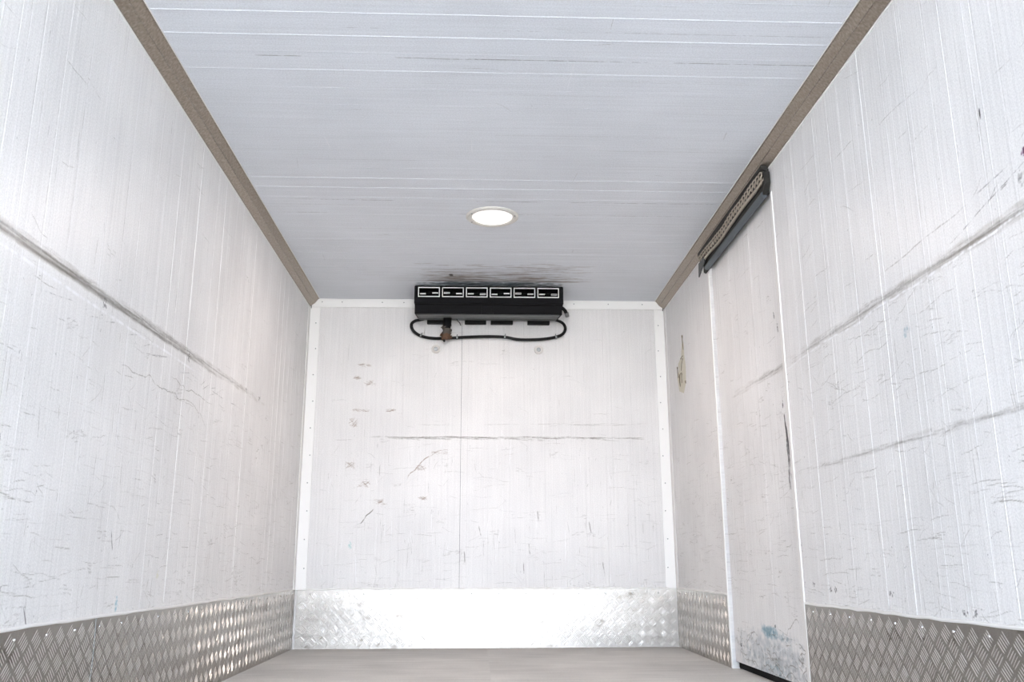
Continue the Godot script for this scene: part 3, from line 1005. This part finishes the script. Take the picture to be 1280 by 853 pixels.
func make_drain() -> void:
	var root := thing("drain_hose", "tape wrapped drain hose with brown crusted end below the cooling unit", "hose", Vector3(-0.244, 1.70, 0.08))
	var o := root.position
	var st := begin()
	tube(st, [Vector3(-0.236, 1.822, 0.115) - o, Vector3(-0.238, 1.80, 0.105) - o, Vector3(-0.241, 1.765, 0.098) - o], [0.024, 0.0235, 0.022], 14)
	put("hose", st, M.black, root)
	st = begin()
	for k in 4:
		lump(st, Vector3(-0.242 + [0.004, -0.005, 0.003, -0.002][k], 1.785 - 0.0165 * k, 0.096) - o, Vector3(0.026, 0.014, 0.025), 40 + k, 0.5)
	put("wrapping", st, M.wrap, root)
	st = begin()
	lump(st, Vector3(-0.244, 1.722, 0.088) - o, Vector3(0.031, 0.022, 0.028), 51, 0.7, 10, 14)
	lump(st, Vector3(-0.226, 1.712, 0.092) - o, Vector3(0.016, 0.011, 0.016), 52, 0.7)
	lump(st, Vector3(-0.258, 1.706, 0.092) - o, Vector3(0.013, 0.012, 0.014), 53, 0.7)
	put("crusted_foam", st, M.crust, root)
	st = begin()
	lump(st, Vector3(-0.255, 1.692, 0.094) - o, Vector3(0.007, 0.010, 0.007), 54, 0.5)
	put("drip", st, M.rubber, root)


func make_lamp() -> void:
	var c := Vector3(0.0, H, 1.303)
	var root := thing("ceiling_lamp", "round recessed ceiling lamp, lit, in a thin white ring", "lamp", c)
	var st := begin()
	lathe(st, Vector3.ZERO, Vector3.DOWN, [Vector2(0.119, 0), Vector2(0.118, 0.004), Vector2(0.110, 0.008), Vector2(0.094, 0.007), Vector2(0.0905, 0.002), Vector2(0.090, 0.0)], 56)
	put("ring", st, M.ring, root)
	st = begin()
	lathe(st, Vector3.ZERO, Vector3.DOWN, [Vector2(0.091, 0.001), Vector2(0.085, 0.006), Vector2(0.06, 0.0095), Vector2(0.03, 0.011), Vector2(0, 0.0115)], 48)
	put("lens", st, M.glow, root)
	for a in [0.3, PI - 0.5, PI + 0.5]:
		rivet(root, Vector3(cos(a) * 0.106, -0.0075, sin(a) * 0.106), Vector3.DOWN, M.zinc, 0.004)
	var l := AreaLight3D.new()
	l.name = "ceiling_lamp_light"
	l.area_size = Vector2(0.16, 0.16)
	l.light_energy = 2.2
	l.light_color = Color(1.0, 0.93, 0.885)
	l.shadow_enabled = true
	l.set("area_range", 12.0)
	l.set("area_attenuation", 2.0)
	l.position = Vector3(0, -0.016, 0)
	l.rotation_degrees = Vector3(-90, 0, 0)
	root.add_child(l)


func make_header() -> void:
	# worn roller track over the side door
	var za := 0.955
	var zb := 1.955
	var root := thing("door_track", "blackened metal track with a perforated strip above the side door", "door track", Vector3(W, 1.79, za))
	var o := root.position
	var ax := Vector3(0, 0, 1)
	var st := begin()   # dark top flange against the cove
	prism(st, [Vector2(W - 0.001, 1.925), Vector2(W - 0.029, 1.925), Vector2(W - 0.029, 1.910), Vector2(W - 0.001, 1.895)], ax, 0.0, zb - za, Vector3.RIGHT, Vector3.UP)
	var m := put("top_flange", st, M.sooty, root)
	m.position = -Vector3(o.x, o.y, 0)
	st = begin()        # dark channel behind everything
	prism(st, [Vector2(W - 0.001, 1.905), Vector2(W - 0.012, 1.905), Vector2(W - 0.012, 1.815), Vector2(W - 0.001, 1.810)], ax, 0.03, zb - za - 0.01, Vector3.RIGHT, Vector3.UP)
	m = put("channel", st, M.sooty, root)
	m.position = -Vector3(o.x, o.y, 0)
	# perforated strip: a row of open rings between two wavering rails
	st = begin()
	var n := 27
	for k in n:
		var z := 0.006 + (zb - za - 0.012) * (k + 0.5) / n
		var sag := 0.002 * sin(k * 0.9) - 0.010 * exp(-pow((z - 0.38) / 0.12, 2.0))
		var c := Vector3(W - 0.026, 1.889 + sag, z)
		var ring := []
		for q in 9:
			var an := TAU * q / 8.0
			ring.append(c + Vector3(0.003 * sin(an * 2.0), 0.0160 * sin(an), 0.0165 * cos(an)))
		tube(st, ring, [0.0034], 6, false)
	m = put("ring_strip", st, M.rusty, root)
	m.position = -Vector3(o.x, o.y, 0)
	st = begin()
	var rail := []
	for k in 25:
		var z := (zb - za) * k / 24.0
		rail.append(Vector3(W - 0.020, 1.866 + 0.0015 * sin(k * 0.8) - 0.012 * exp(-pow((z - 0.38) / 0.12, 2.0)), z))
	tube(st, rail, [0.0075], 8)
	m = put("lower_rail", st, M.rusty, root)
	m.position = -Vector3(o.x, o.y, 0)
	st = begin()        # torn lip at the far end
	prism(st, [Vector2(0.0, 1.872), Vector2(0.10, 1.872), Vector2(0.10, 1.85), Vector2(-0.012, 1.806)], Vector3.RIGHT, W - 0.028, W - 0.022, ax, Vector3.UP)
	m = put("torn_lip", st, M.tray, root)
	m.position = -Vector3(o.x, o.y, 0)
	st = begin()        # round blue grey bar below
	tube(st, [Vector3(W - 0.014, 1.818, 0.10), Vector3(W - 0.014, 1.816, zb - za - 0.03)], [0.0135], 14)
	m = put("roller_bar", st, M.bluebar, root)
	m.position = -Vector3(o.x, o.y, 0)
	st = begin()
	prism(st, [Vector2(zb - za - 0.012, 1.905), Vector2(zb - za + 0.012, 1.892), Vector2(zb - za + 0.012, 1.845), Vector2(zb - za - 0.02, 1.81)], Vector3.RIGHT, W - 0.024, W - 0.002, ax, Vector3.UP)
	m = put("end_cap", st, M.sooty, root)
	m.position = -Vector3(o.x, o.y, 0)


func make_plugs() -> void:
	for q in [[-0.306, "left"], [0.297, "right"]]:
		var root := thing("blanking_cap", "%s of the two round caps with centre bolt on back wall" % q[1], "cap", Vector3(q[0], 1.662, 0.0))
		root.set_meta("group", "round caps below the cooling unit")
		var st := begin()
		lathe(st, Vector3.ZERO, Vector3(0, 0, 1), [Vector2(0.0265, 0), Vector2(0.0262, 0.003), Vector2(0.0235, 0.005), Vector2(0.020, 0.004), Vector2(0.012, 0.004)], 28)
		put("washer", st, M.cap, root)
		st = begin()
		lathe(st, Vector3.ZERO, Vector3(0, 0, 1), [Vector2(0.0125, 0.003), Vector2(0.0125, 0.0085), Vector2(0.011, 0.010), Vector2(0.007, 0.010), Vector2(0.0065, 0.006), Vector2(0, 0.006)], 16)
		put("bolt_head", st, M.zinc, root)


func make_sticker() -> void:
	# what is left of a paper sticker: a thin torn sheet with curled scraps
	var root := thing("torn_sticker", "torn remains of a yellowish paper sticker on far right wall", "sticker", Vector3(W, 1.36, 0.40))
	var st := begin()
	var pts := [Vector2(-0.10, 0.0), Vector2(-0.135, 0.085), Vector2(-0.09, 0.12), Vector2(-0.10, 0.15), Vector2(-0.02, 0.175), Vector2(0.025, 0.26), Vector2(0.045, 0.245), Vector2(0.05, 0.17), Vector2(0.07, 0.10), Vector2(0.06, 0.02), Vector2(0.0, -0.03)]
	prism(st, pts, Vector3.LEFT, 0.0, 0.0008, Vector3(0, 0, 1), Vector3.UP)
	put("paper", st, M.paper, root)
	var k := 0
	for q in [[0.030, 0.285, 0.042, 0.20, 0.004], [-0.03, 0.165, 0.03, 0.17, 0.003], [0.02, 0.16, -0.03, 0.10, 0.003], [-0.115, 0.14, -0.105, 0.075, 0.004], [-0.075, 0.08, -0.070, 0.02, 0.004], [-0.02, 0.085, -0.025, 0.03, 0.003], [-0.075, 0.082, -0.02, 0.088, 0.003], [0.055, 0.025, 0.06, 0.012, 0.004]]:
		st = begin()
		var a := Vector3(-0.001, q[1], q[0])
		var b := Vector3(-0.001, q[3], q[2])
		tube(st, smooth_path([a, a.lerp(b, 0.5) + Vector3(-0.003, 0.002, 0.003), b], 4), [q[4] * 0.6, q[4], q[4] * 0.5], 6)
		put("curled_scrap", st, M.scrap, root)
		k += 1


func _ready() -> void:
	set_up()
	make_shell()
	M.wrap = mat(Color(0.30, 0.28, 0.26), 0.8)
	M.crust = mat(Color(0.52, 0.40, 0.31), 0.9, 0.0, noise_tex(0.06, 61, Color(0.35, 0.30, 0.28), Color(1, 1, 1), 256))
	M.crust.uv1_triplanar = true
	M.crust.uv1_scale = Vector3(14, 14, 14)
	M.sooty = mat(Color(0.13, 0.125, 0.115), 0.65, 0.2)
	M.rusty = mat(Color(0.74, 0.71, 0.66), 0.6, 0.2, noise_tex(0.08, 71, Color(0.72, 0.69, 0.66), Color(1, 1, 1), 256))
	M.rusty.uv1_triplanar = true
	M.rusty.uv1_scale = Vector3(6, 6, 6)
	M.bluebar = mat(Color(0.33, 0.36, 0.38), 0.6, 0.2)
	M.ring = mat(Color(0.86, 0.85, 0.83), 0.45)
	M.cap = mat(Color(0.80, 0.78, 0.76), 0.4)
	M.paper = mat(Color(0.82, 0.80, 0.74), 0.8)
	M.scrap = mat(Color(0.42, 0.38, 0.30), 0.85)
	M.glow = mat(Color(0.95, 0.95, 0.95), 0.4)
	M.glow.emission_enabled = true
	M.glow.emission = Color(1.0, 0.98, 0.95)
	M.glow.emission_energy_multiplier = 1.6
	make_header()
	make_cooler()
	make_cable()
	make_drain()
	make_lamp()
	make_plugs()
	make_sticker()
